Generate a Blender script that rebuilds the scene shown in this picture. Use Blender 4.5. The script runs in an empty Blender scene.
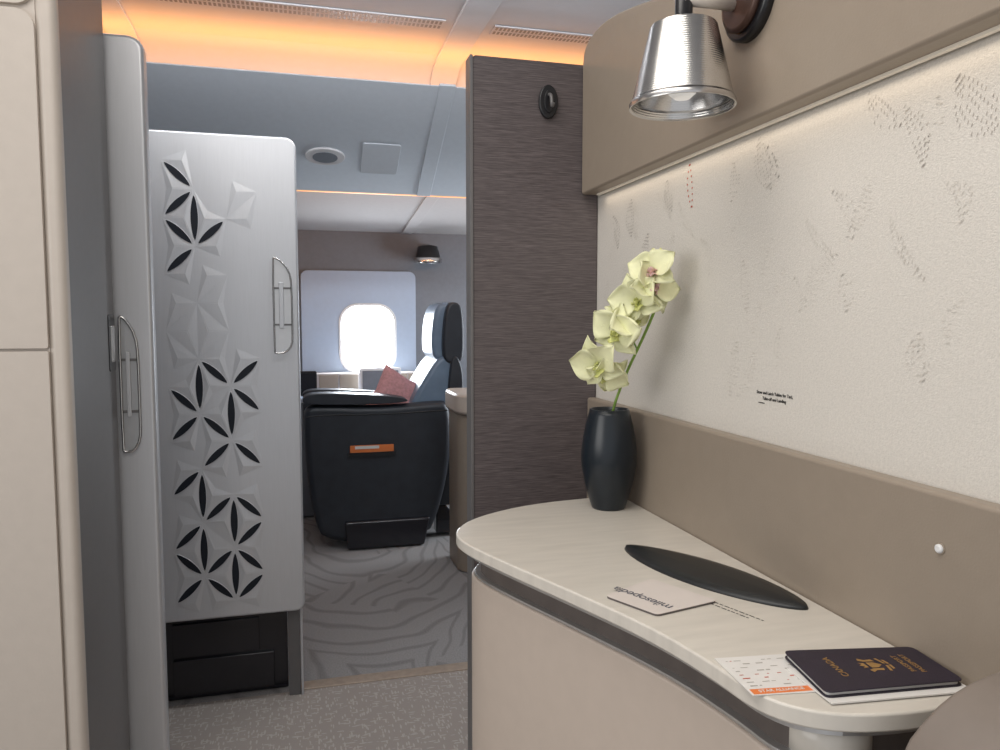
import bpy, bmesh, math, random
from mathutils import Vector, Matrix
random.seed(7)
D=bpy.data; S=bpy.context.scene
# ------------------------------------------------------------------ materials
def mat(name,col,rough=.5,metal=0,noise=.06,scale=40,bump=0,bscale=200,stretch=None,emit=None,es=0,coat=0,spec=.5):
    m=D.materials.new(name);m.use_nodes=True;nt=m.node_tree;b=nt.nodes['Principled BSDF']
    tc=nt.nodes.new('ShaderNodeTexCoord');mp=nt.nodes.new('ShaderNodeMapping')
    nt.links.new(tc.outputs['Object'],mp.inputs[0])
    if stretch: mp.inputs['Scale'].default_value=stretch
    n=nt.nodes.new('ShaderNodeTexNoise');n.inputs['Scale'].default_value=scale;n.inputs['Detail'].default_value=4
    nt.links.new(mp.outputs[0],n.inputs['Vector'])
    r=nt.nodes.new('ShaderNodeValToRGB')
    r.color_ramp.elements[0].position=.3;r.color_ramp.elements[1].position=.7
    r.color_ramp.elements[0].color=[max(0,c*(1-noise)) for c in col]+[1]
    r.color_ramp.elements[1].color=[min(1,c*(1+noise)) for c in col]+[1]
    nt.links.new(n.outputs['Fac'],r.inputs[0]);nt.links.new(r.outputs[0],b.inputs['Base Color'])
    b.inputs['Roughness'].default_value=rough;b.inputs['Metallic'].default_value=metal
    b.inputs['Coat Weight'].default_value=coat;b.inputs['Specular IOR Level'].default_value=spec
    if bump:
        n2=nt.nodes.new('ShaderNodeTexNoise');n2.inputs['Scale'].default_value=bscale;n2.inputs['Detail'].default_value=3
        nt.links.new(mp.outputs[0],n2.inputs['Vector'])
        bp=nt.nodes.new('ShaderNodeBump');bp.inputs['Strength'].default_value=bump;bp.inputs['Distance'].default_value=.002
        nt.links.new(n2.outputs['Fac'],bp.inputs['Height']);nt.links.new(bp.outputs[0],b.inputs['Normal'])
    if emit:
        b.inputs['Emission Color'].default_value=(*emit,1);b.inputs['Emission Strength'].default_value=es
    return m
M={}
M['beige']=mat('beige_laminate',(.53,.475,.42),.45,noise=.02,bump=.1)
M['taupe']=mat('taupe_panel',(.29,.24,.19),.42,noise=.02,bump=.12,bscale=400)
M['valance']=mat('valance_laminate',(.31,.255,.20),.42,noise=.02,bump=.1,bscale=400)
M['cream']=mat('cream_counter',(.64,.60,.535),.32,noise=.06,scale=10,stretch=(1,7,1),coat=.2)
M['fascia']=mat('fascia_laminate',(.53,.45,.385),.4,noise=.02)
M['shell']=mat('shell_taupe',(.21,.175,.15),.42,noise=.03)
M['silver']=mat('silver_door',(.61,.617,.635),.36,metal=.45,noise=.02,scale=200,stretch=(1,1,.05))
M['chrome']=mat('brushed_metal',(.62,.61,.60),.24,metal=1,noise=.08,scale=120,stretch=(.2,.2,8))
M['trim']=mat('satin_trim',(.60,.60,.60),.3,metal=.8,noise=.02)
M['darkgrey']=mat('dark_grey_panel',(.155,.15,.15),.40,metal=.15,noise=.03,bump=.08,bscale=400)
M['wood']=mat('dark_wood_veneer',(.104,.086,.087),.5,noise=.48,scale=30,stretch=(1.1,1,46),bump=.12,bscale=60)
M['black']=mat('black_plastic',(.012,.012,.014),.3,noise=.1)
M['petal']=mat('petal_navy',(.010,.013,.020),.45,noise=.1,spec=.3)
M['vase']=mat('vase_black',(.008,.013,.019),.30,noise=.1)
M['pad']=mat('pad_charcoal',(.012,.014,.016),.36,noise=.1,bump=.1,bscale=700)
M['ceil']=mat('ceiling_white',(.60,.59,.60),.7,noise=.01)
M['ceilgrey']=mat('ceiling_grey',(.53,.56,.60),.85,noise=.02,spec=.2)
M['lowerpanel']=mat('bin_panel',(.48,.45,.44),.85,noise=.02,spec=.2)
M['farwall']=mat('far_wall_grey',(.165,.180,.205),.6,noise=.04)
M['winpanel']=mat('window_panel',(.38,.46,.58),.55,noise=.02)
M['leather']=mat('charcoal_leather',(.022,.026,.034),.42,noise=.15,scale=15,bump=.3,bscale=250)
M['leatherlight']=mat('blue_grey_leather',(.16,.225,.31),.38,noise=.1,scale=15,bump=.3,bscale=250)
M['pink']=mat('coral_fabric',(.57,.30,.31),.8,noise=.15,scale=60,bump=.4)
M['white']=mat('white_plastic',(.75,.75,.75),.4,noise=.01)
M['dark']=mat('dark_gloss',(.012,.012,.017),.18,noise=.1,coat=.4)
M['slot']=mat('slot_brown',(.12,.10,.09),.5,noise=.1)
M['orange']=mat('orange_print',(.75,.20,.05),.5,noise=.02)
M['ink']=mat('ink_black',(.02,.02,.02),.6,noise=.02)
M['inkgrey']=mat('ink_grey',(.40,.37,.335),.6,noise=.1)
M['inkred']=mat('ink_red',(.55,.10,.05),.6,noise=.1)
M['inkfaint']=mat('embossed_thread',(.605,.57,.515),.7,noise=.05)
M['gold']=mat('gold_foil',(.50,.30,.11),.4,metal=.6,noise=.1)
M['passport']=mat('passport_cover',(.018,.012,.026),.45,noise=.15,bump=.3,bscale=900)
M['paper']=mat('paper',(.72,.70,.67),.6,noise=.02)
M['card']=mat('card_stock',(.66,.60,.56),.5,noise=.02)
M['cardedge']=mat('card_edge',(.10,.085,.08),.5,noise=.05)
M['teal']=mat('ink_teal',(.07,.075,.10),.6,noise=.02)
M['petalcream']=mat('orchid_cream',(.80,.80,.50),.55,noise=.14,scale=30)
M['petalyellow']=mat('orchid_yellow_green',(.62,.64,.24),.55,noise=.2,scale=40)
M['petalpink']=mat('orchid_pink',(.75,.50,.48),.55,noise=.2,scale=60)
M['stem']=mat('stem_green',(.22,.36,.07),.5,noise=.2)
M['brownring']=mat('copper_ring',(.075,.04,.03),.4,metal=.4,noise=.2)
M['brass']=mat('threshold_metal',(.42,.34,.27),.45,metal=.3,noise=.1)
M['led']=mat('led_orange',(1,.5,.2),.5,emit=(1,.42,.13),es=1.0)
M['bulb']=mat('bulb_glass',(.6,.6,.6),.12,noise=.02,emit=(1,.96,.9),es=.35)
M['window']=mat('window_daylight',(.9,.95,1),.5,emit=(.90,.95,1),es=4.5)
M['wallpaper']=mat('embossed_wallpaper',(.67,.635,.58),.75,noise=.06,scale=300,bump=.38,bscale=560)
m=mat('ribbed_metal',(.66,.65,.63),.22,metal=1,noise=.05,scale=60);nt=m.node_tree;b=nt.nodes['Principled BSDF']
tc=nt.nodes.new('ShaderNodeTexCoord');wv=nt.nodes.new('ShaderNodeTexWave');wv.bands_direction='Z';wv.inputs['Scale'].default_value=110
bp=nt.nodes.new('ShaderNodeBump');bp.inputs['Strength'].default_value=.25;bp.inputs['Distance'].default_value=.0006
nt.links.new(tc.outputs['Object'],wv.inputs['Vector']);nt.links.new(wv.outputs['Fac'],bp.inputs['Height']);nt.links.new(bp.outputs[0],b.inputs['Normal']);M['ribbed']=m
def carpet(name):
    m=D.materials.new(name);m.use_nodes=True;nt=m.node_tree;b=nt.nodes['Principled BSDF'];b.inputs['Roughness'].default_value=.95
    b.inputs['Specular IOR Level'].default_value=.1
    return m,nt,b
m,nt,b=carpet('fleck_carpet')
tc=nt.nodes.new('ShaderNodeTexCoord')
def dashes(sx,sy,rotz,thr):
    mp=nt.nodes.new('ShaderNodeMapping');mp.inputs['Scale'].default_value=(sx,sy,1);mp.inputs['Rotation'].default_value=(0,0,rotz)
    nt.links.new(tc.outputs['Object'],mp.inputs[0]);v=nt.nodes.new('ShaderNodeTexVoronoi');v.inputs['Scale'].default_value=1;v.inputs['Randomness'].default_value=.85
    nt.links.new(mp.outputs[0],v.inputs['Vector']);l=nt.nodes.new('ShaderNodeMath');l.operation='LESS_THAN';l.inputs[1].default_value=thr
    nt.links.new(v.outputs['Distance'],l.inputs[0]);return l
ls=[dashes(22,90,.4,.28),dashes(90,23,.9,.28),dashes(84,24,-.5,.24)]
mm=nt.nodes.new('ShaderNodeMath');mm.operation='MAXIMUM';nt.links.new(ls[0].outputs[0],mm.inputs[0]);nt.links.new(ls[1].outputs[0],mm.inputs[1])
mm2=nt.nodes.new('ShaderNodeMath');mm2.operation='MAXIMUM';nt.links.new(mm.outputs[0],mm2.inputs[0]);nt.links.new(ls[2].outputs[0],mm2.inputs[1])
r=nt.nodes.new('ShaderNodeValToRGB');r.color_ramp.elements[0].color=(.36,.32,.29,1);r.color_ramp.elements[1].color=(.47,.43,.395,1)
nt.links.new(mm2.outputs[0],r.inputs[0]);nt.links.new(r.outputs[0],b.inputs['Base Color']);M['carpet1']=m
m,nt,b=carpet('leaf_carpet')
tc=nt.nodes.new('ShaderNodeTexCoord');n=nt.nodes.new('ShaderNodeTexNoise');n.inputs['Scale'].default_value=1.6
nt.links.new(tc.outputs['Object'],n.inputs['Vector'])
def layer(scale,off,freq):
    mx=nt.nodes.new('ShaderNodeMix');mx.data_type='VECTOR';mx.inputs[0].default_value=.18
    mp=nt.nodes.new('ShaderNodeMapping');mp.inputs['Location'].default_value=off;mp.inputs['Scale'].default_value=(1,.45,1);mp.inputs['Rotation'].default_value=(0,0,off[0])
    nt.links.new(tc.outputs['Object'],mx.inputs[4]);nt.links.new(n.outputs['Color'],mx.inputs[5]);nt.links.new(mx.outputs[1],mp.inputs[0])
    v=nt.nodes.new('ShaderNodeTexVoronoi');v.inputs['Scale'].default_value=scale;nt.links.new(mp.outputs[0],v.inputs['Vector'])
    mt=nt.nodes.new('ShaderNodeMath');mt.operation='MULTIPLY';mt.inputs[1].default_value=freq
    sn=nt.nodes.new('ShaderNodeMath');sn.operation='SINE'
    nt.links.new(v.outputs['Distance'],mt.inputs[0]);nt.links.new(mt.outputs[0],sn.inputs[0]);return sn
a1=layer(1.2,(.7,.2,0),120);a2=layer(1.4,(2.1,1.3,0),84)
vs_=nt.nodes.new('ShaderNodeTexVoronoi');vs_.inputs['Scale'].default_value=2.2;nt.links.new(tc.outputs['Object'],vs_.inputs['Vector'])
sp_=nt.nodes.new('ShaderNodeSeparateColor');nt.links.new(vs_.outputs['Color'],sp_.inputs[0])
gt=nt.nodes.new('ShaderNodeMath');gt.operation='GREATER_THAN';gt.inputs[1].default_value=.5;nt.links.new(sp_.outputs[0],gt.inputs[0])
mxm=nt.nodes.new('ShaderNodeMix');mxm.data_type='FLOAT'
nt.links.new(gt.outputs[0],mxm.inputs[0]);nt.links.new(a1.outputs[0],mxm.inputs[2]);nt.links.new(a2.outputs[0],mxm.inputs[3])
r=nt.nodes.new('ShaderNodeValToRGB');r.color_ramp.elements[0].color=(.335,.325,.32,1);r.color_ramp.elements[1].color=(.255,.245,.242,1)
r.color_ramp.elements[0].position=.45;r.color_ramp.elements[1].position=.97
nt.links.new(mxm.outputs[0],r.inputs[0])
n2=nt.nodes.new('ShaderNodeTexNoise');n2.inputs['Scale'].default_value=160;nt.links.new(tc.outputs['Object'],n2.inputs['Vector'])
mc=nt.nodes.new('ShaderNodeMix');mc.data_type='RGBA';mc.blend_type='MULTIPLY';mc.inputs[0].default_value=.5
nt.links.new(r.outputs[0],mc.inputs[6])
r2=nt.nodes.new('ShaderNodeValToRGB');r2.color_ramp.elements[0].position=.35;r2.color_ramp.elements[0].color=(.6,.6,.6,1);r2.color_ramp.elements[1].position=.6
nt.links.new(n2.outputs['Fac'],r2.inputs[0]);nt.links.new(r2.outputs[0],mc.inputs[7])
nt.links.new(mc.outputs[2],b.inputs['Base Color']);M['carpet2']=m
# ------------------------------------------------------------------ helpers
def thing(name,loc,label,cat,group=None):
    e=D.objects.new(name,None);e.empty_display_size=.05;e.location=loc;S.collection.objects.link(e)
    e['label']=label;e['category']=cat
    if group:e['group']=group
    return e
def tag(o,label=None,cat=None,kind=None):
    if label:o['label']=label
    if cat:o['category']=cat
    if kind:o['kind']=kind
    return o
def mk(name,vs,fs,mt,parent=None,smooth=False,bevel=0,seg=3,fix=True):
    vs=[Vector(v) for v in vs]
    lo=Vector([min(v[i] for v in vs) for i in range(3)]);hi=Vector([max(v[i] for v in vs) for i in range(3)])
    c=(lo+hi)/2
    me=D.meshes.new(name);me.from_pydata([v-c for v in vs],[],fs);me.validate()
    if fix:
        bm=bmesh.new();bm.from_mesh(me);bmesh.ops.recalc_face_normals(bm,faces=bm.faces);bm.to_mesh(me);bm.free()
    me.materials.append(mt)
    o=D.objects.new(name,me);o.location=c;S.collection.objects.link(o)
    if smooth or bevel:
        for p in me.polygons:p.use_smooth=True
    if bevel:
        bv=o.modifiers.new('bevel','BEVEL');bv.width=bevel;bv.segments=seg;bv.limit_method='ANGLE';bv.angle_limit=math.radians(50)
        bv.harden_normals=True
    if parent:
        o.parent=parent;o.matrix_parent_inverse=Matrix.Translation(Vector(parent.location)).inverted()
    return o
def box(name,x0,x1,y0,y1,z0,z1,mt,parent=None,bevel=0,seg=3):
    vs=[(x,y,z) for x in(x0,x1) for y in(y0,y1) for z in(z0,z1)]
    fs=[(0,1,3,2),(4,6,7,5),(0,4,5,1),(2,3,7,6),(0,2,6,4),(1,5,7,3)]
    return mk(name,vs,fs,mt,parent,bevel=bevel,seg=seg)
def prism(name,pts,axis,a,b,mt,parent=None,bevel=0,seg=3,smooth=False):
    n=len(pts)
    def P(p,t):
        return {'x':(t,p[0],p[1]),'y':(p[0],t,p[1]),'z':(p[0],p[1],t)}[axis]
    vs=[P(p,a) for p in pts]+[P(p,b) for p in pts]
    fs=[tuple(range(n)),tuple(range(2*n-1,n-1,-1))]+[(i,(i+1)%n,n+(i+1)%n,n+i) for i in range(n)]
    return mk(name,vs,fs,mt,parent,bevel=bevel,seg=seg,smooth=smooth)
def rrect(x0,x1,z0,z1,r,n=6):
    rr=r if isinstance(r,(list,tuple)) else [r]*4
    out=[]
    for (cx,cz,a0,q) in ((x1-rr[0],z1-rr[0],0,rr[0]),(x0+rr[1],z1-rr[1],90,rr[1]),(x0+rr[2],z0+rr[2],180,rr[2]),(x1-rr[3],z0+rr[3],270,rr[3])):
        for i in range(n+1):
            a=math.radians(a0+90*i/n);out.append((cx+q*math.cos(a),cz+q*math.sin(a)))
    return out
def lathe(name,prof,c,mt,parent=None,n=48,axis='z',closed=False):
    vs=[];fs=[];k=len(prof)
    for r,h in prof:
        for i in range(n):
            a=2*math.pi*i/n
            p=(r*math.cos(a),r*math.sin(a),h)
            if axis=='x':p=(h,p[0],p[1])
            if axis=='y':p=(p[0],h,p[1])
            vs.append((c[0]+p[0],c[1]+p[1],c[2]+p[2]))
    for j in range(k-1):
        for i in range(n):
            fs.append((j*n+i,j*n+(i+1)%n,(j+1)*n+(i+1)%n,(j+1)*n+i))
    if not closed:
        fs.append(tuple(range(n)));fs.append(tuple(range((k-1)*n,k*n)))
    o=mk(name,vs,fs,mt,parent)
    for p in o.data.polygons:p.use_smooth=len(p.vertices)==4
    return o
def tube(name,pts,rad,mt,parent=None,cyc=False,n=10):
    cu=D.curves.new(name,'CURVE');cu.dimensions='3D';cu.bevel_depth=rad;cu.bevel_resolution=4;cu.use_fill_caps=True
    sp=cu.splines.new('NURBS' if not cyc else 'POLY');sp.points.add(len(pts)-1)
    c=Vector(pts[0])
    for i,p in enumerate(pts):sp.points[i].co=(*(Vector(p)-c),1)
    sp.use_cyclic_u=cyc
    if not cyc:sp.use_endpoint_u=True;sp.order_u=3
    tmp=D.objects.new(name,cu);S.collection.objects.link(tmp)
    dg=bpy.context.evaluated_depsgraph_get();me=D.meshes.new_from_object(tmp.evaluated_get(dg));D.objects.remove(tmp)
    me.name=name;me.materials.clear();me.materials.append(mt)
    for p in me.polygons:p.use_smooth=True
    o=D.objects.new(name,me);o.location=c;S.collection.objects.link(o)
    if parent:
        o.parent=parent;o.matrix_parent_inverse=Matrix.Translation(parent.location).inverted()
    return o
def text(name,s,size,origin,xd,up,mt,parent=None,align='CENTER',bold=0,ext=.00015,sp=1.0):
    cu=D.curves.new(name,'FONT');cu.body=s;cu.size=size;cu.align_x=align;cu.align_y='CENTER';cu.extrude=ext;cu.offset=bold
    cu.space_character=sp
    tmp=D.objects.new(name,cu);S.collection.objects.link(tmp)
    dg=bpy.context.evaluated_depsgraph_get();me=D.meshes.new_from_object(tmp.evaluated_get(dg));D.objects.remove(tmp)
    me.name=name;me.materials.clear();me.materials.append(mt)
    o=D.objects.new(name,me);S.collection.objects.link(o)
    xd=Vector(xd).normalized();up=Vector(up).normalized();z=xd.cross(up)
    R=Matrix((xd,up,z)).transposed().to_4x4()
    o.matrix_world=Matrix.Translation(origin)@R
    if parent:
        o.parent=parent;o.matrix_parent_inverse=Matrix.Translation(parent.location).inverted()
    return o
def smoothpts(p,it=2):
    for _ in range(it):
        q=[p[0]]
        for a,b in zip(p[:-1],p[1:]):
            q.append((a[0]*.75+b[0]*.25,a[1]*.75+b[1]*.25));q.append((a[0]*.25+b[0]*.75,a[1]*.25+b[1]*.75))
        q.append(p[-1]);p=q
    return p
def smoothloop(p,it=2):
    for _ in range(it):
        q=[]
        for i in range(len(p)):
            a,b=p[i],p[(i+1)%len(p)]
            q.append((a[0]*.75+b[0]*.25,a[1]*.75+b[1]*.25));q.append((a[0]*.25+b[0]*.75,a[1]*.25+b[1]*.75))
        p=q
    return p
# ------------------------------------------------------------------ setting
def st(o):o['kind']='structure';return o
fl=st(box('floor',-2.2,2.2,-1.2,5.7,-.05,0,M['carpet2']))
nf=box('carpet',-2.2,2.2,-1.2,2.73,0,.004,M['carpet1']);tag(nf,'grey-taupe flecked aisle carpet on the cabin floor','carpet')
th=box('threshold_strip',-.02,.66,2.73,2.79,0,.009,M['brass'],bevel=.003);tag(th,'thin bronze metal threshold strip between two carpets','threshold')
st(box('wall_left',-2.26,-2.2,-1.2,5.7,0,2.65,M['farwall']))
st(box('wall_right',.6,.64,-.3,1.50,0,1.82,M['wallpaper']))
st(box('wall_far_right',2.2,2.26,-1.2,5.7,0,2.65,M['farwall']))
X0,X1,Z0,Z1=.291,.685,.962,1.452
def wall_hole():
    rr=rrect(X0,X1,Z0,Z1,.13,8);o=[];N=len(rr)
    cx,cz=(X0+X1)/2,(Z0+Z1)/2
    bx=[-2.2,2.2,0,2.05]
    for (x,z) in rr:
        dx,dz=x-cx,z-cz
        ts=[]
        if dx>1e-6:ts.append((bx[1]-cx)/dx)
        if dx<-1e-6:ts.append((bx[0]-cx)/dx)
        if dz>1e-6:ts.append((bx[3]-cz)/dz)
        if dz<-1e-6:ts.append((bx[2]-cz)/dz)
        t=min(ts);o.append((cx+dx*t,cz+dz*t))
    vs=[];
    for y in(5.6,5.68):
        vs+=[(x,y,z) for x,z in rr];vs+=[(x,y,z) for x,z in o]
    fs=[]
    for i in range(N):
        j=(i+1)%N
        fs.append((i,j,N+j,N+i));fs.append((2*N+i,3*N+i,3*N+j,2*N+j));fs.append((i,2*N+i,2*N+j,j))
    base=len(vs)
    for k,(px,pz) in enumerate(((2.2,2.05),(-2.2,2.05),(-2.2,0),(2.2,0))):
        vs.append((px,5.6,pz))
        for i in range(N):
            j=(i+1)%N;a,b=o[i],o[j]
            on=lambda p,q:abs(p-q)<1e-4
            if (on(a[0],px) and on(b[1],pz)) or (on(a[1],pz) and on(b[0],px)):
                if not (on(a[0],b[0]) or on(a[1],b[1])): fs.append((N+i,N+j,base+k))
    return mk('wall_window_side',vs,fs,M['farwall'],fix=False)
st(wall_hole())
def ring(name,out,inn,y0,y1,mt,parent=None,bevel=0):
    N=len(out);vs=[(x,y0,z) for x,z in out]+[(x,y0,z) for x,z in inn]+[(x,y1,z) for x,z in out]+[(x,y1,z) for x,z in inn]
    fs=[]
    for i in range(N):
        j=(i+1)%N
        fs+= [(i,j,N+j,N+i),(2*N+i,3*N+i,3*N+j,2*N+j),(i,2*N+i,2*N+j,j),(N+i,N+j,3*N+j,3*N+i)]
    return mk(name,vs,fs,mt,parent,bevel=bevel)
st(ring('trim_1',rrect(.015,.842,.779,1.70,.05,8),rrect(X0+.0,X1-.0,Z0,Z1,.13,8),5.575,5.6,M['winpanel'],bevel=.006))
st(ring('trim_2',rrect(X0-.012,X1+.012,Z0-.012,Z1+.012,.14,8),rrect(X0+.004,X1-.004,Z0+.004,Z1-.004,.13,8),5.570,5.575,M['white'],bevel=.002))
st(prism('window_1',rrect(X0,X1,Z0,Z1,.13,8),'y',5.60,5.62,M['window']))
st(box('ceiling',-2.2,2.2,-1.2,3.62,2.60,2.65,M['ceil']))
prof=[(3.62,2.60),(3.74,2.585),(3.82,2.55),(3.87,2.49),(3.88,2.30)]
vs=[]
for x in(-2.2,2.2):vs+=[(x,y,z) for y,z in prof]
k=len(prof)
fs=[(i,i+1,k+i+1,k+i) for i in range(k-1)]
o=mk('trim_3',vs,fs,M['ceil'],smooth=True,fix=False);st(o)
st(prism('trim_4',[(3.385,2.385),(3.392,2.392),(3.43,2.378),(4.12,2.03),(4.09,2.018)],'x',-2.2,2.2,M['ceilgrey'],bevel=.003))
st(prism('trim_5',[(4.16,2.105),(5.60,1.985),(5.60,2.03),(4.16,2.15)],'x',-2.2,2.2,M['lowerpanel']))
st(box('upper_led_strip',-2.1,2.1,3.50,3.52,2.355,2.365,M['led']))  # orange LED strip hidden behind the upper cove lip
st(box('lower_led_strip',-2.1,2.1,4.100,4.125,2.0175,2.024,M['led']))  # orange LED strip at the lower edge of the sloped ceiling panel
def rib(name,x0,x1):
    p=[(2.2,2.60),(3.62,2.60),(3.74,2.585),(3.82,2.55),(3.87,2.49)]
    q=[(a-.012*(1 if i>1 else 0),b-.012) for i,(a,b) in enumerate(p)]
    st(prism(name,p+q[::-1],'x',x0,x1,M['ceil'],bevel=.003))
rib('trim_6',.66,.79);rib('trim_7',-.78,-.66);
st(prism('trim_8',[(3.385,2.400),(3.375,2.387),(4.08,2.012),(4.10,2.02)],'x',.625,.70,M['ceilgrey'],bevel=.004))
st(prism('trim_9',[(4.16,2.105),(4.16,2.093),(5.58,1.977),(5.58,1.985)],'x',.74,.82,M['lowerpanel'],bevel=.004))
def vent(x0,x1,y,idx):
    e=thing('air_vent',(x0,y,2.60),'long slotted air vent set in the cabin ceiling','air vent','slotted ceiling vents')
    box('frame',x0,x1,y-.05,y+.05,2.594,2.60,M['ceil'],e,bevel=.002)
    vs=[];fs=[]
    n=int((x1-x0)/.018)
    for i in range(n):
        for row in(-.022,.022):
            a=x0+.01+i*.018;b0=len(vs)
            vs+=[(a,y+row-.016,2.5935),(a+.011,y+row-.016,2.5935),(a+.011,y+row+.016,2.5935),(a,y+row+.016,2.5935)];fs.append((b0,b0+3,b0+2,b0+1))
    mk('slots',vs,fs,M['darkgrey'],e,fix=False)
vent(-.62,.62,3.24,0);vent(.83,1.40,3.24,1)
def slope(x,y,off):
    nrm=Vector((0,-.4704,-.8825));z=2.385-.5206*(y-3.385)
    return Vector((x,y,z))+nrm*off
def slab_on_slope(name,pts,off0,off1,mt,parent=None,bevel=0):
    n=len(pts);vs=[slope(x,y,off0) for x,y in pts]+[slope(x,y,off1) for x,y in pts]
    fs=[tuple(range(n)),tuple(range(2*n-1,n-1,-1))]+[(i,(i+1)%n,n+(i+1)%n,n+i) for i in range(n)]
    return mk(name,vs,fs,mt,parent,bevel=bevel)
ell=lambda cx,cy,a,b,n=32:[(cx+a*math.cos(2*math.pi*i/n),cy+b*math.sin(2*math.pi*i/n)) for i in range(n)]
e=thing('ceiling_downlight',slope(.139,3.84,.012),'small oval recessed downlight in the sloped grey ceiling panel','ceiling light')
slab_on_slope('bezel',ell(.139,3.84,.095,.055),-.004,.010,M['ceil'],e,bevel=.003)
slab_on_slope('lens',ell(.139,3.84,.06,.034),.008,.013,M['farwall'],e)
o=slab_on_slope('access_panel',rrect(.315,.500,3.74,3.94,.01,3),-.002,.006,M['ceilgrey'],bevel=.002);tag(o,'square access panel in the sloped grey ceiling','access panel')
# ------------------------------------------------------------------ dark wood divider
e=thing('divider_panel',(.46,1.48,0),'tall dark plum-brown wood-grain divider panel beside the dresser','partition')
prism('panel_board',rrect(.336,.599,0,1.862,.006,3),'y',1.461,1.498,M['wood'],e,bevel=.002)
box('edge_trim',.330,.336,1.459,1.50,0,1.862,M['darkgrey'],e,bevel=.001)
e=thing('coat_hook',(.489,1.461,1.78),'small black oval coat hook on the dark divider','coat hook')
prism('back_plate',[(.489+.020*math.cos(a*math.pi/16),1.782+.033*math.sin(a*math.pi/16)) for a in range(32)],'y',1.452,1.461,M['black'],e,bevel=.003)
prism('recess',[(.489+.010*math.cos(a*math.pi/12),1.782+.022*math.sin(a*math.pi/12)) for a in range(24)],'y',1.449,1.4525,M['black'],e,bevel=.001)
tube('hook',[(.489,1.452,1.795),(.489,1.438,1.793),(.489,1.434,1.775),(.489,1.430,1.765),(.489,1.425,1.772)],.0035,M['darkgrey'],e)
# ------------------------------------------------------------------ valance + ledge panel
vo=[(1.459,1.603),(1.459,1.835)]+smoothpts([(1.459,1.86),(1.452,1.888),(1.41,1.905),(1.33,1.906),(1.21,1.882),(1.07,1.845)],2)+[(.9,1.83),(-.3,1.83),(-.3,1.603)]
e=thing('wall_valance',(.58,.6,1.603),'taupe upper wall panel with rounded corner and glowing underside','wall panel')
prism('panel_board',vo,'x',.562,.599,M['valance'],e,bevel=.005,seg=4)
box('light_strip',.588,.594,.0,1.44,1.600,1.603,mat('led_warm_white',(.7,.66,.58),.5,emit=(1,.85,.68),es=.12),e)
e=thing('ledge_panel',(.589,.6,0),'taupe lower wall panel standing behind the dresser counter','wall panel')
box('panel_board',.578,.599,-.3,1.459,.005,1.187,M['taupe'],e,bevel=.005)
lathe('round_button',[(.0044,.0),(.0042,-.0028),(.0028,-.004)],(.578,.560,1.135),M['white'],e,n=24,axis='x')
lathe('button_collar',[(.0056,.0),(.0052,-.0012)],(.578,.560,1.135),M['valance'],e,n=24,axis='x')
for i,(s,z,sz) in enumerate((("Stow and Latch Tables for Taxi,",1.2515,.0060),("Take-off and Landing",1.2440,.0060))):
    o=text('wall_notice',s,sz,(.5995,.852,z),(0,-1,0),(0,0,1),M['ink'],bold=.00006)
    tag(o,'small black printed safety notice line on cream wallpaper','notice')
o=mk('wall_notice.002',[(.5993,.886,1.2370),(.5993,.872,1.2370),(.5993,.872,1.2382),(.5993,.886,1.2382)],[(0,1,2,3)],M['ink']);tag(o,'tiny third line of print under the safety notice','notice')
# wallpaper dashed motifs
W=D.objects['wall_right'];vs={'g':[],'r':[]};fs={'g':[],'r':[]}
def dash(y,z,ang,L,w,key='g'):
    c,s=math.cos(ang),math.sin(ang);b0=len(vs[key])
    for a,b in((-L,-w),(L,-w),(L,w),(-L,w)):
        vs[key].append((.5994,y+a*c-b*s,z+a*s+b*c))
    fs[key].append((b0,b0+1,b0+2,b0+3))
def clear(y,z):
    return 1.19<z<1.598 and -.2<y<1.45 and not(.79<y<.91 and 1.225<z<1.265)
def field(y0,z0,ang,rows,cols,pitch,gap,bend,w,key='g',L=.0022,keep=.75,da=1.1):
    c,s=math.cos(ang),math.sin(ang)
    for i in range(cols):
        t=i/max(1,cols-1);env=math.sin(math.pi*(t*.9+.05))
        for j in range(rows):
            q=(j-(rows-1)/2)*gap*env*1.3
            if random.random()>keep:continue
            a=i*pitch;b=q+bend*math.sin(t*math.pi)
            y=y0+a*c-b*s;z=z0+a*s+b*c
            if clear(y,z):dash(y,z,ang+da,L,w,key)
kw=dict(L=.0018)
field(.585,1.575,-2.35,6,15,.0058,.0058,.010,.00034,**kw);field(.650,1.565,-2.0,4,13,.0058,.0055,-.008,.00034,**kw)
field(.530,1.530,-2.9,3,9,.006,.006,.0,.0006,**kw);field(.700,1.592,-2.4,4,12,.0058,.0055,.006,.00034,**kw)
field(.900,1.590,-1.95,5,14,.0058,.0058,.006,.00034,**kw);field(.880,1.575,-2.1,2,8,.007,.007,.0,.0007,**kw);field(.960,1.570,-1.5,4,10,.0058,.0055,-.006,.00034,**kw)
field(1.16,1.580,-1.9,4,10,.006,.006,.004,.0004,**kw);field(1.30,1.570,-1.6,5,12,.006,.006,.006,.0005,**kw);field(1.38,1.55,-1.9,4,12,.006,.006,-.006,.0005,**kw);field(1.23,1.50,-1.4,4,12,.006,.006,.006,.0005,**kw)
field(1.085,1.592,-1.7,2,8,.0095,.011,.003,.0013,'r',.0015,1,.9)
g0,f0=vs['g'],fs['g'];vs['g']=[];fs['g']=[]
for _ in range(40):
    field(random.uniform(.45,1.42),random.uniform(1.30,1.57),random.uniform(-2.4,-.8),random.choice((2,3,4)),random.randint(8,14),.006,.006,random.uniform(-.012,.012),.00035,keep=.7)
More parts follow.
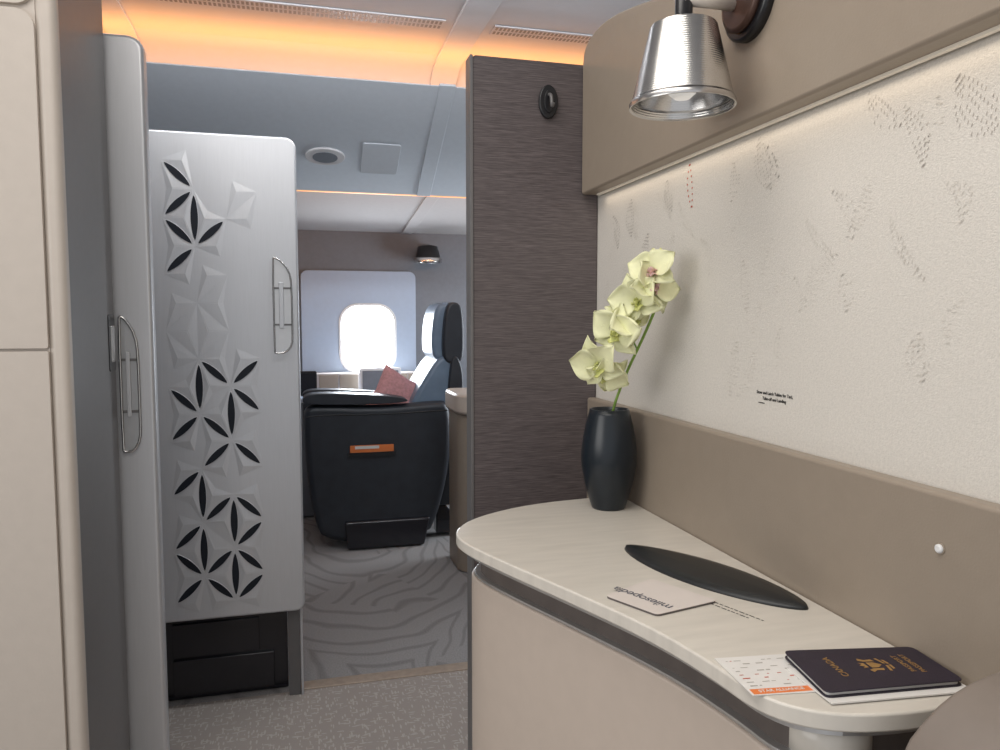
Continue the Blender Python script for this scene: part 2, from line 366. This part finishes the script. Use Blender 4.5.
for i_,(v_,f_,mm) in enumerate(((vs['g'],fs['g'],M['inkfaint']),(g0,f0,M['inkgrey']),(vs['r'],fs['r'],M['inkred']))):
    o=mk('wallpaper_pattern',v_,f_,mm,fix=False)
    o.parent=W;o.matrix_parent_inverse=Matrix.Translation(W.location).inverted()
# ------------------------------------------------------------------ wall lamp
LY=.880;LX=.474;LZ=1.618
e=thing('wall_lamp',(.562,LY,1.745),'brushed metal cone wall lamp on a black round mount','lamp')
lathe('mount_plate',[(.050,0),(.050,-.010),(.046,-.013)],(.562,LY-.014,1.752),M['black'],e,axis='x')
lathe('mount_ring',[(.040,-.012),(.040,-.019),(.034,-.021)],(.562,LY-.014,1.752),M['brownring'],e,axis='x')
lathe('arm',[(.0075,-.018),(.0075,-.092)],(.562,LY-.004,1.748),M['beige'],e,n=24,axis='x')
lathe('neck',[(.018,.000),(.019,.008),(.011,.012),(.011,.042),(.008,.045)],(LX,LY,LZ+.098),M['black'],e,n=32)
sh=lathe('lamp_shade',[(.0655,0),(.0620,.013),(.0418,.0965),(.0405,.0985),(.012,.0990),(.012,.097),(.039,.0955),(.0400,.0940),(.0600,.013),(.0635,.001),(.0655,0)],(LX,LY,LZ),M['ribbed'],e,n=64,closed=True)
es_=sh.modifiers.new('edge','EDGE_SPLIT');es_.split_angle=math.radians(35)
lathe('rim_band',[(.0660,-.001),(.0662,.004),(.0640,.008),(.0630,.006),(.0640,-.001),(.0660,-.001)],(LX,LY,LZ),M['chrome'],e,n=64,closed=True)
lathe('reflector',[(.054,.0),(.054,.004),(.030,.05),(.018,.075)],(LX,LY,LZ+.006),M['chrome'],e,n=14,closed=True)
lathe('bulb',[(.010,.002),(.017,.008),(.019,.016),(.014,.028)],(LX,LY,LZ+.008),M['bulb'],e,n=24)
# ------------------------------------------------------------------ dresser
co=[(.577,1.282),(.534,1.282),(.392,1.264),(.280,1.205),(.228,1.135),(.226,1.07),(.260,.973),(.306,.857),(.358,.720),(.378,.620),(.382,.565),(.402,.528),(.443,.505),(.514,.496),(.577,.505)]
co=smoothpts(co,2)
def offset(poly,d):
    out=[];n=len(poly)
    for i in range(n):
        if i in(0,n-1):
            out.append((poly[i][0],poly[i][1]-d if i==0 else poly[i][1]+d));continue
        a,b=poly[i-1],poly[i+1];tx,ty=b[0]-a[0],b[1]-a[1];l=math.hypot(tx,ty)
        out.append((poly[i][0]-ty/l*d,poly[i][1]+tx/l*d))
    return out
e=thing('dresser',(.45,.9,0),'curved cream-topped suite dresser with beige front beside wall','dresser')
prism('countertop',co,'z',1.003,1.02,M['cream'],e,bevel=.007,seg=5)
prism('under_rim',offset(co,.014),'z',.993,1.003,M['trim'],e)
prism('slot_recess',offset(co,.038),'z',.945,.993,M['slot'],e)
prism('front_panel',offset(co,.024),'z',.012,.956,M['fascia'],e,bevel=.003)
prism('rail_trim',offset(co,.028),'z',.956,.960,M['trim'],e,bevel=.001)
lathe('end_post',[(.038,0),(.038,.042)],(.462,.564,.953),M['cream'],e,n=40)
A=Vector((.453,.985));B=Vector((.553,.712));dv=(B-A);L=dv.length;dv/=L;nv=Vector((-dv.y,dv.x))
def lens(w,sc=1):
    out=[];N=28
    for s in(1,-1):
        for i in range(N):
            t=i/N if s>0 else 1-i/N
            tt=.5-.5*math.cos(math.pi*t)
            p=(A+B)/2+dv*L*(tt-.5)*sc+nv*(w*s*math.sin(math.pi*tt)**.58)
            out.append((p.x,p.y))
    return out
l0,l1,l2=lens(.046),lens(.043,.985),lens(.030,.85)
N=len(l0);vs_=[(x,y,1.0195) for x,y in l0]+[(x,y,1.0235) for x,y in l1]+[(x,y,1.0262) for x,y in l2]+[((A.x+B.x)/2,(A.y+B.y)/2,1.0268)]
fs_=[(i,(i+1)%N,N+(i+1)%N,N+i) for i in range(N)]+[(N+i,N+(i+1)%N,2*N+(i+1)%N,2*N+i) for i in range(N)]+[(2*N+i,2*N+(i+1)%N,3*N) for i in range(N)]+[tuple(range(N))]
mk('soft_pad',vs_,fs_,M['pad'],e,smooth=True)
pv=[];pf=[]
for row in range(2):
    p=Vector((.463-.007*row,.760-.002*row));
    q=0
    while q<(.066 if row==0 else .052):
        w=random.choice((.003,.005,.007));a=p+dv*q;b=p+dv*(q+w);b0=len(pv)
        for pt in(a-nv*.0009,b-nv*.0009,b+nv*.0009,a+nv*.0009):pv.append((pt.x,pt.y,1.0202))
        pf.append((b0,b0+1,b0+2,b0+3));q+=w+.0018
mk('printed_lines',pv,pf,M['ink'],e,fix=False)
# ------------------------------------------------------------------ vase + orchid
VX,VY=.519,1.204
vp=[(.0285,0),(.030,.003),(.036,.022),(.0430,.048),(.0478,.075),(.0485,.095),(.0460,.120),(.0415,.145),(.0360,.165),(.0340,.174)]
o=lathe('vase',[(.001,0)]+vp+[(.0315,.174),(.0335,.160),(.036,.12),(.001,.10)],(VX,VY,1.0202),M['vase'],n=64)
tag(o,'matte black rounded vase holding an orchid stem','vase')
e=thing('orchid_stem',(VX,VY,1.15),'creamy yellow artificial orchid stem standing in black vase','flower')
stempts=[(VX,VY,1.13),(.518,1.20,1.18),(.531,1.165,1.258),(.546,1.125,1.325),(.555,1.095,1.38),(.556,1.085,1.425),(.548,1.080,1.447)]
tube('stem',stempts,.0024,M['stem'],e)
def petalmesh(L,Wd,curl,fr,base=.1,pt=1.0):
    vs=[];fs=[];nu,nv_=12,10;ph_=random.random()*6
    for i in range(nu+1):
        t=i/nu;w=Wd*(math.sin(math.pi*min(1,(t*.93+base*.6)))**pt)
        for j in range(nv_+1):
            s=j/nv_*2-1
            x=s*w;y=t*L;z=curl*(t*t)*L+fr*(s*s)*w+.0050*s*s*t*math.sin(t*10+s*6+ph_)
            vs.append(Vector((x,y,z)))
    for i in range(nu):
        for j in range(nv_):
            a=i*(nv_+1)+j;fs.append((a,a+1,a+nv_+2,a+nv_+1))
    return vs,fs
def bloom(c,nrm,roll,s,name='bloom',m1=None,m2=None):
    nrm=Vector(nrm).normalized();up=Vector((0,0,1));x=up.cross(nrm).normalized();y=nrm.cross(x)
    R=Matrix((x,y,nrm)).transposed().to_4x4();T=Matrix.Translation(c)@R@Matrix.Rotation(roll,4,'Z')
    def add(nm,specs,mt,par):
        V=[];F=[]
        for ang,L,Wd,curl,fr,zo,tilt in specs:
            v,f=petalmesh(L*s,Wd*s,curl,fr);b0=len(V)
            Q=T@Matrix.Translation((0,0,zo*s))@Matrix.Rotation(ang,4,'Z')@Matrix.Rotation(tilt,4,'X')
            V+=[Q@p for p in v];F+=[tuple(k+b0 for k in q) for q in f]
        o=mk(nm,V,F,mt,par,smooth=True,fix=False)
        sm=o.modifiers.new('sol','SOLIDIFY');sm.thickness=.0006
        return o
    r=math.radians
    add(name,[(r(0),.045,.018,-.35,.4,0,.35),(r(125),.043,.0175,-.3,.4,0,.35),(r(-125),.043,.0175,-.3,.4,0,.35),(r(62),.047,.027,-.30,.3,.003,.5),(r(-62),.047,.027,-.30,.3,.003,.5)],m1 or M['petalcream'],e)
    add('lip',[(r(180),.022,.009,.5,-.3,.004,.5),(r(140),.014,.007,.7,-.3,.004,.8),(r(220),.014,.007,.7,-.3,.004,.8)],m2 or M['petalyellow'],e)
    add('column',[(r(0),.009,.004,.6,-.5,.005,.7)],M['petalyellow'],e)
bloom((.476,1.145,1.277),(-.75,-.60,-.35),.3,1.05)
bloom((.490,1.150,1.262),(-.2,-.85,-.6),-.9,.85)
bloom((.496,1.118,1.330),(-.75,-.55,-.15),-.3,1.02)
bloom((.510,1.112,1.345),(.05,-.8,.35),.9,.92)
bloom((.518,1.092,1.378),(-.75,-.65,-.1),.4,1.0)
bloom((.533,1.078,1.398),(.15,-.85,.25),-.6,.95,m2=M['petalpink'])
bloom((.534,1.072,1.422),(-.7,-.6,.35),.2,.9,m2=M['petalpink'])
lathe('bud',[(.001,-.010),(.0055,-.0055),(.007,0),(.0045,.0066),(.0008,.011)],(.549,1.080,1.450),M['petalyellow'],e,n=16)
for (a,b) in(((.531,1.165,1.258),(.486,1.151,1.272)),((.540,1.14,1.30),(.500,1.124,1.328)),((.551,1.105,1.36),(.522,1.097,1.374)),((.556,1.087,1.41),(.540,1.078,1.411))):
    mid=((a[0]+b[0])/2,(a[1]+b[1])/2,max(a[2],b[2])+.004);tube('stalk',[a,mid,b],.0015,M['stem'],e)
# ------------------------------------------------------------------ papers on the counter
def poly_slab(name,pts,z0,z1,mt,parent=None,bevel=0):
    return prism(name,pts,'z',z0,z1,mt,parent,bevel=bevel)
def quad_round(c,r=.006,n=4):
    out=[]
    for i in range(4):
        p=Vector(c[i]);a=(Vector(c[i-1])-p).normalized();b=(Vector(c[(i+1)%4])-p).normalized()
        for k in range(n+1):
            t=k/n;q=p+a*r*(1-t)**2+b*r*t**2
            out.append((q.x,q.y))
    return out
e=thing('name_card',(.403,.786,1.02),'rounded white card with upside-down blog lettering on counter','card')
cq=[(.345,.806),(.424,.845),(.465,.758),(.378,.738)]
poly_slab('card_back',quad_round(cq),1.0202,1.0224,M['cardedge'],e)
poly_slab('card_stock',quad_round(cq,.006),1.0224,1.0230,M['card'],e)
text('lettering','milesopedia',.0195,(.3835,.789,1.0233),(-.44,.90,0),(-.90,-.44,0),M['teal'],e,bold=-.0001,sp=.92)
e=thing('boarding_pass',(.44,.585,1.02),'white printed boarding pass with orange stripe under the passport','boarding pass')
poly_slab('paper_sheet',[(.384,.629),(.560,.606),(.552,.530),(.378,.556)],1.0203,1.0210,M['paper'],e)
u=Vector((.174,-.022)).normalized();w=Vector((.10,.99)).normalized()
def onpass(a,b):
    p=Vector((.378,.556))+u*a+w*b;return(p.x,p.y)
poly_slab('orange_band',[onpass(.002,.001),onpass(.10,.001),onpass(.10,.010),onpass(.002,.010)],1.0210,1.0212,M['orange'],e)
text('airline_lettering','STAR ALLIANCE',.006,(*onpass(.03,.0055),1.0214),(u.x,u.y,0),(w.x,w.y,0),M['paper'],e)
pr_=[[[],[]],[[],[]]]
for k in range(8):
    b=.015+k*.0070;a=.006
    while a<.078:
        wd=random.choice((.002,.004,.007))
        if random.random()<.55:
            tgt=pr_[0 if (k in(2,3) or random.random()<.15) else 1];V,F=tgt;b0=len(V);hh=.0010 if k%2 else .0016
            for q in(onpass(a,b),onpass(a+wd,b),onpass(a+wd,b+hh),onpass(a,b+hh)):V.append((*q,1.0212))
            F.append((b0,b0+1,b0+2,b0+3))
        a+=wd+.002
mk('red_print',pr_[0][0],pr_[0][1],M['inkred'],e,fix=False)
mk('grey_print',pr_[1][0],pr_[1][1],M['inkgrey'],e,fix=False)
o=prism('folded_paper',[(.455,.590),(.592,.560),(.588,.510),(.452,.524)],'z',1.0212,1.0225,M['paper']);o.location.x-=.018;tag(o,'folded white paper lying between passport and boarding pass','paper')
e=thing('passport',(.507,.565,1.0226),'closed dark navy passport with gold crest lying on papers','passport')
pc=[(.449,.613),(.577,.588),(.569,.519),(.434,.532)]
poly_slab('back_cover',quad_round(pc,.007),1.0226,1.0234,M['passport'],e)
poly_slab('inner_pages',quad_round([(.451,.611),(.575,.586),(.567,.522),(.437,.535)],.005),1.0234,1.0270,M['paper'],e)
poly_slab('cover',quad_round(pc,.007),1.0270,1.0283,M['passport'],e,bevel=.0005)
ctr=Vector((.510,.5645));ux=Vector((1,-.16)).normalized();uy=Vector((.1,1)).normalized()
def onp(a,b):
    p=ctr+ux*a+uy*b;return(p.x,p.y,1.0285)
V=[];F=[]
def addpoly(pts):
    b0=len(V);V.extend(onp(a,b) for a,b in pts);F.append(tuple(range(b0,b0+len(pts))))
def rot(pts):return[(-q,p) for p,q in pts]
def P2(pts):addpoly(rot([(p*.85,q*.85) for p,q in pts]))
P2([(-.006,.004),(.006,.004),(.006,-.004),(0,-.011),(-.006,-.004)])
P2([(-.005,.007),(.005,.007),(.006,.014),(.003,.010),(0,.015),(-.003,.010),(-.006,.014)])
for s in(-1,1):
    P2([(s*.008,-.008),(s*.013,-.006),(s*.012,.002),(s*.016,.008),(s*.011,.010),(s*.008,.004)])
    P2([(s*.002,-.014),(s*.014,-.011),(s*.015,-.014),(s*.002,-.017)])
    P2([(s*.001,-.018),(s*.011,-.017),(s*.010,-.020),(s*.001,-.021)])
mk('gold_crest',V,F,M['gold'],e,fix=False)
up3=(-ux.x,-ux.y,0);x3=(uy.x,uy.y,0)
for s,a,sz in(('PASSPORT',.031,.0070),('PASSEPORT',.040,.0070),('CANADA',-.036,.0090)):
    p=onp(a,0);text('cover_lettering',s,sz,(p[0],p[1],1.0285),x3,up3,M['gold'],e)
# ------------------------------------------------------------------ curved seat shell
e=thing('seat_shell',(.56,.41,0),'rounded taupe seat shell beside the near end of the dresser','seat shell')
out=smoothpts([(.440,0.0),(.440,.985),(.446,1.018),(.472,1.044),(.50,1.060),(.535,1.069),(.575,1.071),(.576,.95),(.576,0)],1)
prism('shell_body',out,'y',.36,.462,M['shell'],e,bevel=.006,seg=4)
# ------------------------------------------------------------------ left side cabinets
e=thing('wardrobe_cabinet',(-.9,1.7,0),'tall beige laminate wardrobe with rounded corner beside the aisle','cabinet')
prism('side_body',[(-1.6,1.525),(-.402,1.525),(-.402,1.86),(-1.6,1.86)],'z',0.005,2.17,M['darkgrey'],e,bevel=.003)
box('frame_post',-.432,-.398,1.494,1.528,.01,2.17,M['beige'],e,bevel=.014,seg=6)
box('door_frame',-1.55,-.430,1.499,1.5235,.02,2.16,M['beige'],e)
prism('upper_door',rrect(-1.55,-.430,1.298,1.880,[.03,.0005,.0005,.004]),'y',1.490,1.500,M['beige'],e,bevel=.003)
prism('lower_door',rrect(-1.55,-.430,.03,1.293,[.004,.0005,.0005,.004]),'y',1.490,1.500,M['beige'],e,bevel=.003)
prism('top_door',rrect(-1.55,-.430,1.887,2.158,[.004,.0005,.0005,.03]),'y',1.490,1.500,M['beige'],e,bevel=.003)
def handle(parent,x0,x1,z0,z1,y):
    h=z1-z0;w=x1-x0
    pr=[(x0+.004,z0),(x0+w*.6,z0+.002),(x1-.001,z0+.028),(x1,z0+h*.22),(x1,z0+h*.72),(x1-w*.12,z1-h*.14),(x0+w*.45,z1-.012),(x0+.004,z1),(x0,z1-.006),(x0,z0+.006)]
    pr=smoothloop(pr,1)
    prism('recess',pr,'y',y-.0015,y+.001,M['trim'],parent)
    tube('pull_loop',[(x,y-.006,z) for x,z in pr],.0030,M['chrome'],parent,cyc=True)
    box('grip_bar',x0+w*.30,x0+w*.55,y-.008,y-.004,z0+h*.26,z0+h*.74,M['silver'],parent,bevel=.0015)
    for t in(.30,.68):
        box('grip_stop',x0+.002,x1-.002,y-.007,y-.002,z0+h*t-.003,z0+h*t+.003,M['darkgrey'],parent)
e=thing('sliding_door',(-.42,1.92,0),'pale silver sliding suite door with chrome pull handle','door')
prism('door_leaf',rrect(-.62,-.326,.012,1.985,[.035,.01,.01,.01]),'y',1.885,1.925,M['silver'],e,bevel=.010,seg=4)
handle(e,-.397,-.359,1.043,1.357,1.885)
e=thing('door_latch',(-.402,1.84,1.30),'small black latch bracket on the grey cabinet side','latch')
prism('strike_plate',rrect(1.80,1.855,1.235,1.36,.006,3),'x',-.4035,-.400,M['black'],e,bevel=.001)
box('bolt',-.404,-.397,1.815,1.840,1.255,1.335,M['trim'],e,bevel=.002)
# ------------------------------------------------------------------ silver patterned door
e=thing('patterned_door',(-.23,2.67,0),'silver sliding door with dark petal cut-outs and embossed facets','door')
prism('door_leaf',rrect(-.60,.001,.332,1.955,[.035,.02,.02,.03]),'y',2.65,2.69,M['silver'],e,bevel=.008,seg=4)
box('guide_post',-.058,-.018,2.70,2.74,.004,.340,M['darkgrey'],e,bevel=.003)
box('post_edge',-.016,-.008,2.695,2.74,.004,.340,M['silver'],e,bevel=.002)
colx=[-.420,-.323,-.225,-.127]
def VZ(c,k):return 1.127+.184*k+(.092 if c%2 else 0)
def VV(c,k):return Vector((colx[c],VZ(c,k)))
E=[]
for k in(2,-1,-3,-4):E.append(((1,k),(1,k+1)))
for k in(-1,-3,-4):E.append(((2,k),(2,k+1)))
E+=[((0,4),(1,3)),((0,3),(1,3)),((0,3),(1,2)),((1,2),(2,3)),((0,2),(1,2)),((1,0),(2,0)),((2,0),(3,0)),((0,0),(1,-1)),((2,0),(3,-1)),((0,-1),(1,-1)),((1,-1),(2,-1)),((1,-2),(2,-1)),((2,-1),(3,-2)),((0,-2),(1,-2)),((1,-3),(2,-2)),((2,-2),(3,-3)),((0,-3),(1,-3)),((2,-3),(3,-3)),((0,-3),(1,-4)),((1,-4),(2,-3)),((2,-3),(3,-4)),((1,-4),(2,-4)),((0,-4),(1,-4)),((2,-4),(3,-4))]
Fo=[((2,3),(3,3)),((1,1),(2,2)),((1,1),(2,1)),((1,0),(2,1)),((0,1),(1,1)),((1,0),(1,1)),((0,1),(1,0)),((1,-3),(2,-3))]
rv=[];rf=[];pv=[];pf=[];ev=[];ef=[]
def pt3(p,hgt):return(p.x,2.65-hgt,p.y)
def rhomb(a,b,petal):
    A=VV(*a);B=VV(*b)
    if a[0]==b[0]:
        C1=Vector((A.x-.097,(A.y+B.y)/2));C2=Vector((A.x+.097,(A.y+B.y)/2))
    else:
        if B.y>A.y: C1=Vector((A.x,A.y+.184));C2=Vector((B.x,B.y-.184))
        else: C1=Vector((B.x,B.y+.184));C2=Vector((A.x,A.y-.184))
    d=(B-A);L=d.length;d/=L;n=Vector((-d.y,d.x))
    mid=(A+B)/2
    hw=.0112 if petal else .0006;ll=.39;ex=.66
    for Cc in((A+B+C1)/3,(A+B+C2)/3):
        Cc=mid+(Cc-mid)*.95
        s=1 if (Cc-mid).dot(n)>0 else -1
        row=[A]
        for i in range(17):
            t=.5-.5*math.cos(math.pi*i/16);row.append(mid+d*L*ll*(2*t-1)+n*s*(hw+.0010)*math.sin(math.pi*t)**ex)
        row.append(B)
        hh=.0022 if petal else .0017
        b0=len(rv);rv.append(pt3(Cc,hh))
        for i,q in enumerate(row):rv.append(pt3(q,.0006))
        for i in range(len(row)-1):
            rf.append((b0,b0+1+i,b0+2+i) if s>0 else (b0,b0+2+i,b0+1+i))
        out=Cc+(Cc-mid)*.8
        b1=len(rv);rv.append(pt3(out,.0001))
        rf.append((b0,b0+1,b1) if s<0 else (b0,b1,b0+1));rf.append((b0,b1,b0+len(row)) if s<0 else (b0,b0+len(row),b1))
    if petal:
        Nn=16;lo=[];li=[]
        for s in(1,-1):
            for i in range(Nn):
                t=i/Nn if s>0 else 1-i/Nn
                t=.5-.5*math.cos(math.pi*t)
                lo.append(mid+d*L*(ll+.008)*(2*t-1)+n*s*(hw+.0012)*math.sin(math.pi*t)**ex)
                li.append(mid+d*L*ll*(2*t-1)+n*s*hw*math.sin(math.pi*t)**ex)
        b0=len(pv);pv.extend(pt3(q,.0022) for q in li);pf.append(tuple(range(b0,b0+2*Nn)))
        b0=len(ev);K=2*Nn;ev.extend(pt3(q,.0006) for q in lo);ev.extend(pt3(q,.0028) for q in li);ev.extend(pt3(q,.0018) for q in li)
        for i in range(K):
            j=(i+1)%K;ef.append((b0+i,b0+j,b0+K+j,b0+K+i));ef.append((b0+K+i,b0+K+j,b0+2*K+j,b0+2*K+i))
for a,b in E:rhomb(a,b,True)
for a,b in Fo:rhomb(a,b,False)
mk('embossed_facets',rv,rf,M['silver'],e,fix=False)
mk('petal_cutouts',pv,pf,M['petal'],e,fix=False)
mk('petal_rims',ev,ef,M['silver'],e,fix=False)
handle(e,-.081,-.022,1.234,1.557,2.65)
e=thing('base_cabinet',(-.3,2.9,0),'dark glossy low cabinet under the silver patterned door','cabinet')
box('cabinet_body',-.75,-.062,2.77,3.0,.004,.330,M['dark'],e,bevel=.004)
box('drawer_front',-.45,-.16,2.760,2.771,.16,.28,M['dark'],e,bevel=.003)
box('drawer_front',-.45,-.11,2.757,2.771,.02,.15,M['dark'],e,bevel=.003)
o=box('monument_body',-.75,-.03,2.745,3.02,.335,1.93,M['farwall'],bevel=.005);tag(o,'grey galley monument standing behind the silver door','cabinet')
# ------------------------------------------------------------------ far compartment
e=thing('credenza',(.4,5.35,0),'low grey credenza with panelled back shelf below the window','cabinet')
box('cabinet_body',-.5,.84,5.18,5.56,.01,.79,M['farwall'],e,bevel=.004)
box('top_board',-.5,.85,5.16,5.56,.79,.815,M['winpanel'],e,bevel=.004)
box('back_shelf',.10,.84,5.42,5.56,.815,.965,M['lowerpanel'],e,bevel=.004)
for i,(a,b) in enumerate(((.13,.26),(.27,.40),(.66,.75),(.76,.83))):
    box('shelf_door',a,b,5.412,5.42,.83,.955,M['taupe'],e,bevel=.002)
e=thing('side_monitor',(.05,5.22,.815),'small dark monitor standing on the credenza','monitor')
prism('screen_body',rrect(-.01,.11,.832,1.000,.015),'y',5.20,5.225,M['black'],e,bevel=.004)
prism('screen_face',rrect(.0,.10,.845,.985,.008),'y',5.197,5.20,M['petal'],e)
box('stand',.03,.07,5.185,5.235,.816,.835,M['black'],e,bevel=.003)
e=thing('tablet_screen',(.56,5.33,.815),'white framed tablet screen standing on the credenza','tablet')
prism('frame',rrect(.40,.690,.817,1.010,.012),'y',5.28,5.305,M['white'],e,bevel=.004)
prism('screen_face',rrect(.42,.670,.84,.990,.004),'y',5.276,5.28,M['farwall'],e)
e=thing('reading_lamp',(.925,5.6,1.84),'small black reading lamp with metal shade on the far wall','lamp')
lathe('mount_plate',[(.03,0),(.03,-.02)],(.925,5.6,1.87),M['black'],e,n=24,axis='y')
lathe('arm',[(.012,-.02),(.012,-.13)],(.925,5.6,1.88),M['black'],e,n=16,axis='y')
lathe('lamp_shade',[(.10,0),(.072,.11),(.012,.125),(.012,.12),(.067,.106),(.095,.0),(.10,0)],(.915,5.46,1.765),M['black'],e,n=32,closed=True)
lathe('shade_rim',[(.102,-.006),(.104,.022),(.096,.03),(.094,.0),(.102,-.006)],(.915,5.46,1.765),M['chrome'],e,n=32,closed=True)
lathe('bulb',[(.02,0),(.035,.02),(.02,.05)],(.915,5.46,1.768),M['bulb'],e,n=20)
e=thing('armchair',(.45,4.72,0),'large charcoal leather swivel suite armchair facing sideways by window','armchair')
sp=smoothloop([(.13,.03),(.055,.20),(.022,.52),(.012,.76),(.022,.85),(.12,.858),(.45,.838),(.78,.860),(.868,.855),(.876,.60),(.852,.40),(.79,.16),(.72,.03)],2)
prism('side_shell',sp,'y',4.40,4.50,M['leather'],e,bevel=.04,seg=7)
prism('side_shell',sp,'y',4.98,5.07,M['leather'],e,bevel=.03,seg=6)
tube('shell_piping',[(.03,4.402,.79),(.12,4.400,.80),(.45,4.398,.79),(.85,4.400,.805)],.004,M['black'],e)
prism('seat_base',smoothpts([(.09,.16),(.07,.44),(.16,.50)],1)+[(.80,.50),(.79,.16)],'y',4.50,4.98,M['leather'],e,bevel=.01)
prism('pedestal',[(.25,.006),(.70,.006),(.735,.17),(.235,.17)],'y',4.36,5.02,M['dark'],e,bevel=.012)
pad=smoothloop([(.015,.855),(.010,.912),(.10,.928),(.40,.912),(.60,.890),(.62,.855)],2)
prism('arm_pad',pad,'y',4.38,4.52,M['leather'],e,bevel=.028,seg=6)
prism('arm_pad',[(x,z-.03) for x,z in pad],'y',4.97,5.08,M['leather'],e,bevel=.02,seg=5)
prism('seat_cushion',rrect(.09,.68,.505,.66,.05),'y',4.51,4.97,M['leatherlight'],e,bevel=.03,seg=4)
bk=smoothloop([(.58,.50),(.62,.80),(.72,.98),(.81,1.12),(.90,1.13),(.93,1.0),(.91,.75),(.88,.50)],2)
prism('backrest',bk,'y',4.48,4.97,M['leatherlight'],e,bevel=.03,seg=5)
prism('back_shell',smoothloop([(.84,.52),(.86,.84),(.875,1.02),(.89,1.12),(.93,1.13),(.965,1.0),(.95,.75),(.92,.45)],2),'y',4.45,4.97,M['leather'],e,bevel=.012,seg=4)
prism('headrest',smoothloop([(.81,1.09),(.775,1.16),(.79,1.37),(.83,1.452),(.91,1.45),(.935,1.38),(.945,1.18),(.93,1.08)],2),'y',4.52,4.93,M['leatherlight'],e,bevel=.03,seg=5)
prism('headrest_shell',smoothloop([(.855,1.08),(.835,1.16),(.85,1.37),(.875,1.452),(.94,1.45),(.965,1.38),(.97,1.18),(.955,1.08)],2),'y',4.46,4.96,M['leather'],e,bevel=.018,seg=4)
prism('rear_foot',[(.80,.02),(.93,.02),(.93,.10),(.86,.20),(.80,.20)],'y',4.52,4.62,M['dark'],e,bevel=.01)
prism('rear_cowl',[(.80,.20),(.90,.20),(.955,.60),(.955,.80),(.80,.80)],'y',4.50,4.97,M['leather'],e,bevel=.012)
prism('pocket',rrect(.262,.535,.552,.573,.002),'y',4.378,4.41,M['black'],e)
e=thing('pocket_leaflet',(.39,4.385,.575),'orange and white leaflet tucked in the chair side pocket','leaflet')
prism('sheet',rrect(.272,.525,.574,.616,.003),'y',4.384,4.390,M['orange'],e,bevel=.001)
prism('white_stripe',rrect(.30,.44,.595,.612,.002),'y',4.382,4.384,M['paper'],e)
def pillow(name,c,sx,sz,th_,rotx,mt):
    V=[];F=[];n=14
    R=Matrix.Rotation(rotx,4,'Y')@Matrix.Rotation(math.radians(-18),4,'X')
    for side in(1,-1):
        for i in range(n+1):
            for j in range(n+1):
                u_=i/n*2-1;v_=j/n*2-1
                hgt=th_*((1-u_**4)*(1-v_**4))**.6
                pin=1-.10*(1-abs(u_))*(abs(v_)**3);pin2=1-.10*(1-abs(v_))*(abs(u_)**3)
                p=Vector((u_*sx*pin2,side*hgt,v_*sz*pin));V.append(Vector(c)+R@p)
    N1=(n+1)**2
    for s in(0,1):
        for i in range(n):
            for j in range(n):
                a=s*N1+i*(n+1)+j;q=(a,a+1,a+n+2,a+n+1);F.append(q if s else q[::-1])
    return mk(name,V,F,mt,smooth=True,fix=False)
o=pillow('scatter_cushion',(.585,4.65,.845),.170,.170,.06,math.radians(30),M['pink']);tag(o,'coral pink square scatter cushion propped on the armchair','cushion')
e=thing('side_console',(.95,3.95,0),'brown side console with rounded cream top ledge','console')
prism('console_body',rrect(.80,1.30,3.78,4.15,[.02,.06,.12,.02]),'z',.005,.85,M['taupe'],e,bevel=.004)
prism('top_ledge',rrect(.785,1.32,3.74,4.18,[.02,.06,.14,.02]),'z',.85,.96,M['fascia'],e,bevel=.03,seg=5)
# ------------------------------------------------------------------ lights
def area(name,loc,rot_,sx,sy,en,col):
    l=D.lights.new(name,'AREA');l.shape='RECTANGLE';l.size=sx;l.size_y=sy;l.energy=en;l.color=col
    o=D.objects.new(name,l);o.location=loc;o.rotation_euler=[math.radians(a) for a in rot_];S.collection.objects.link(o);return o
area('near_overhead_fill',(-.25,.4,2.52),(0,0,0),1.0,1.6,19,(1,.95,.89))  # overhead fill added out of view so near surfaces look less flat
area('left_side_fill',(-1.9,.1,1.7),(0,-80,0),1.2,1.6,22,(1,.985,.965))  # added fill from the left; there is no window in this wall
area('far_window_light',(.49,5.50,1.25),(-78,0,0),.36,.44,15,(.86,.93,1))
area('far_cabin_fill',(.3,2.25,2.54),(65,0,0),2.0,.12,19,(.93,.96,1))  # unseen forward fill added to brighten the sloped grey ceiling panel
area('far_side_fill',(2.1,4.6,1.2),(0,90,0),1.0,.8,26,(.86,.93,1))  # unseen fill added on the right to brighten the far compartment
area('cove_light',(.0,3.56,2.40),(170,0,0),4.0,.05,11,(1,.40,.10))
area('lower_cove_light',(.0,4.14,2.04),(110,0,0),4.0,.02,9,(1,.45,.16))
area('valance_light',(.585,.72,1.596),(0,0,0),.010,1.4,.22,(1,.85,.68))
w=D.worlds.new('world');S.world=w;w.use_nodes=True
bg=w.node_tree.nodes['Background'];bg.inputs[0].default_value=(.90,.92,.96,1);bg.inputs[1].default_value=.72
S.view_settings.view_transform='Standard'
# ------------------------------------------------------------------ camera
cam=D.cameras.new('camera');cam.sensor_width=36;cam.lens=27;cam.clip_start=.02
o=D.objects.new('camera',cam);S.collection.objects.link(o);S.camera=o
th_=math.radians(14.97);ph=math.radians(4.27)
o.location=(0,0,1.35);o.rotation_euler=(math.radians(90)-ph,0,-th_)
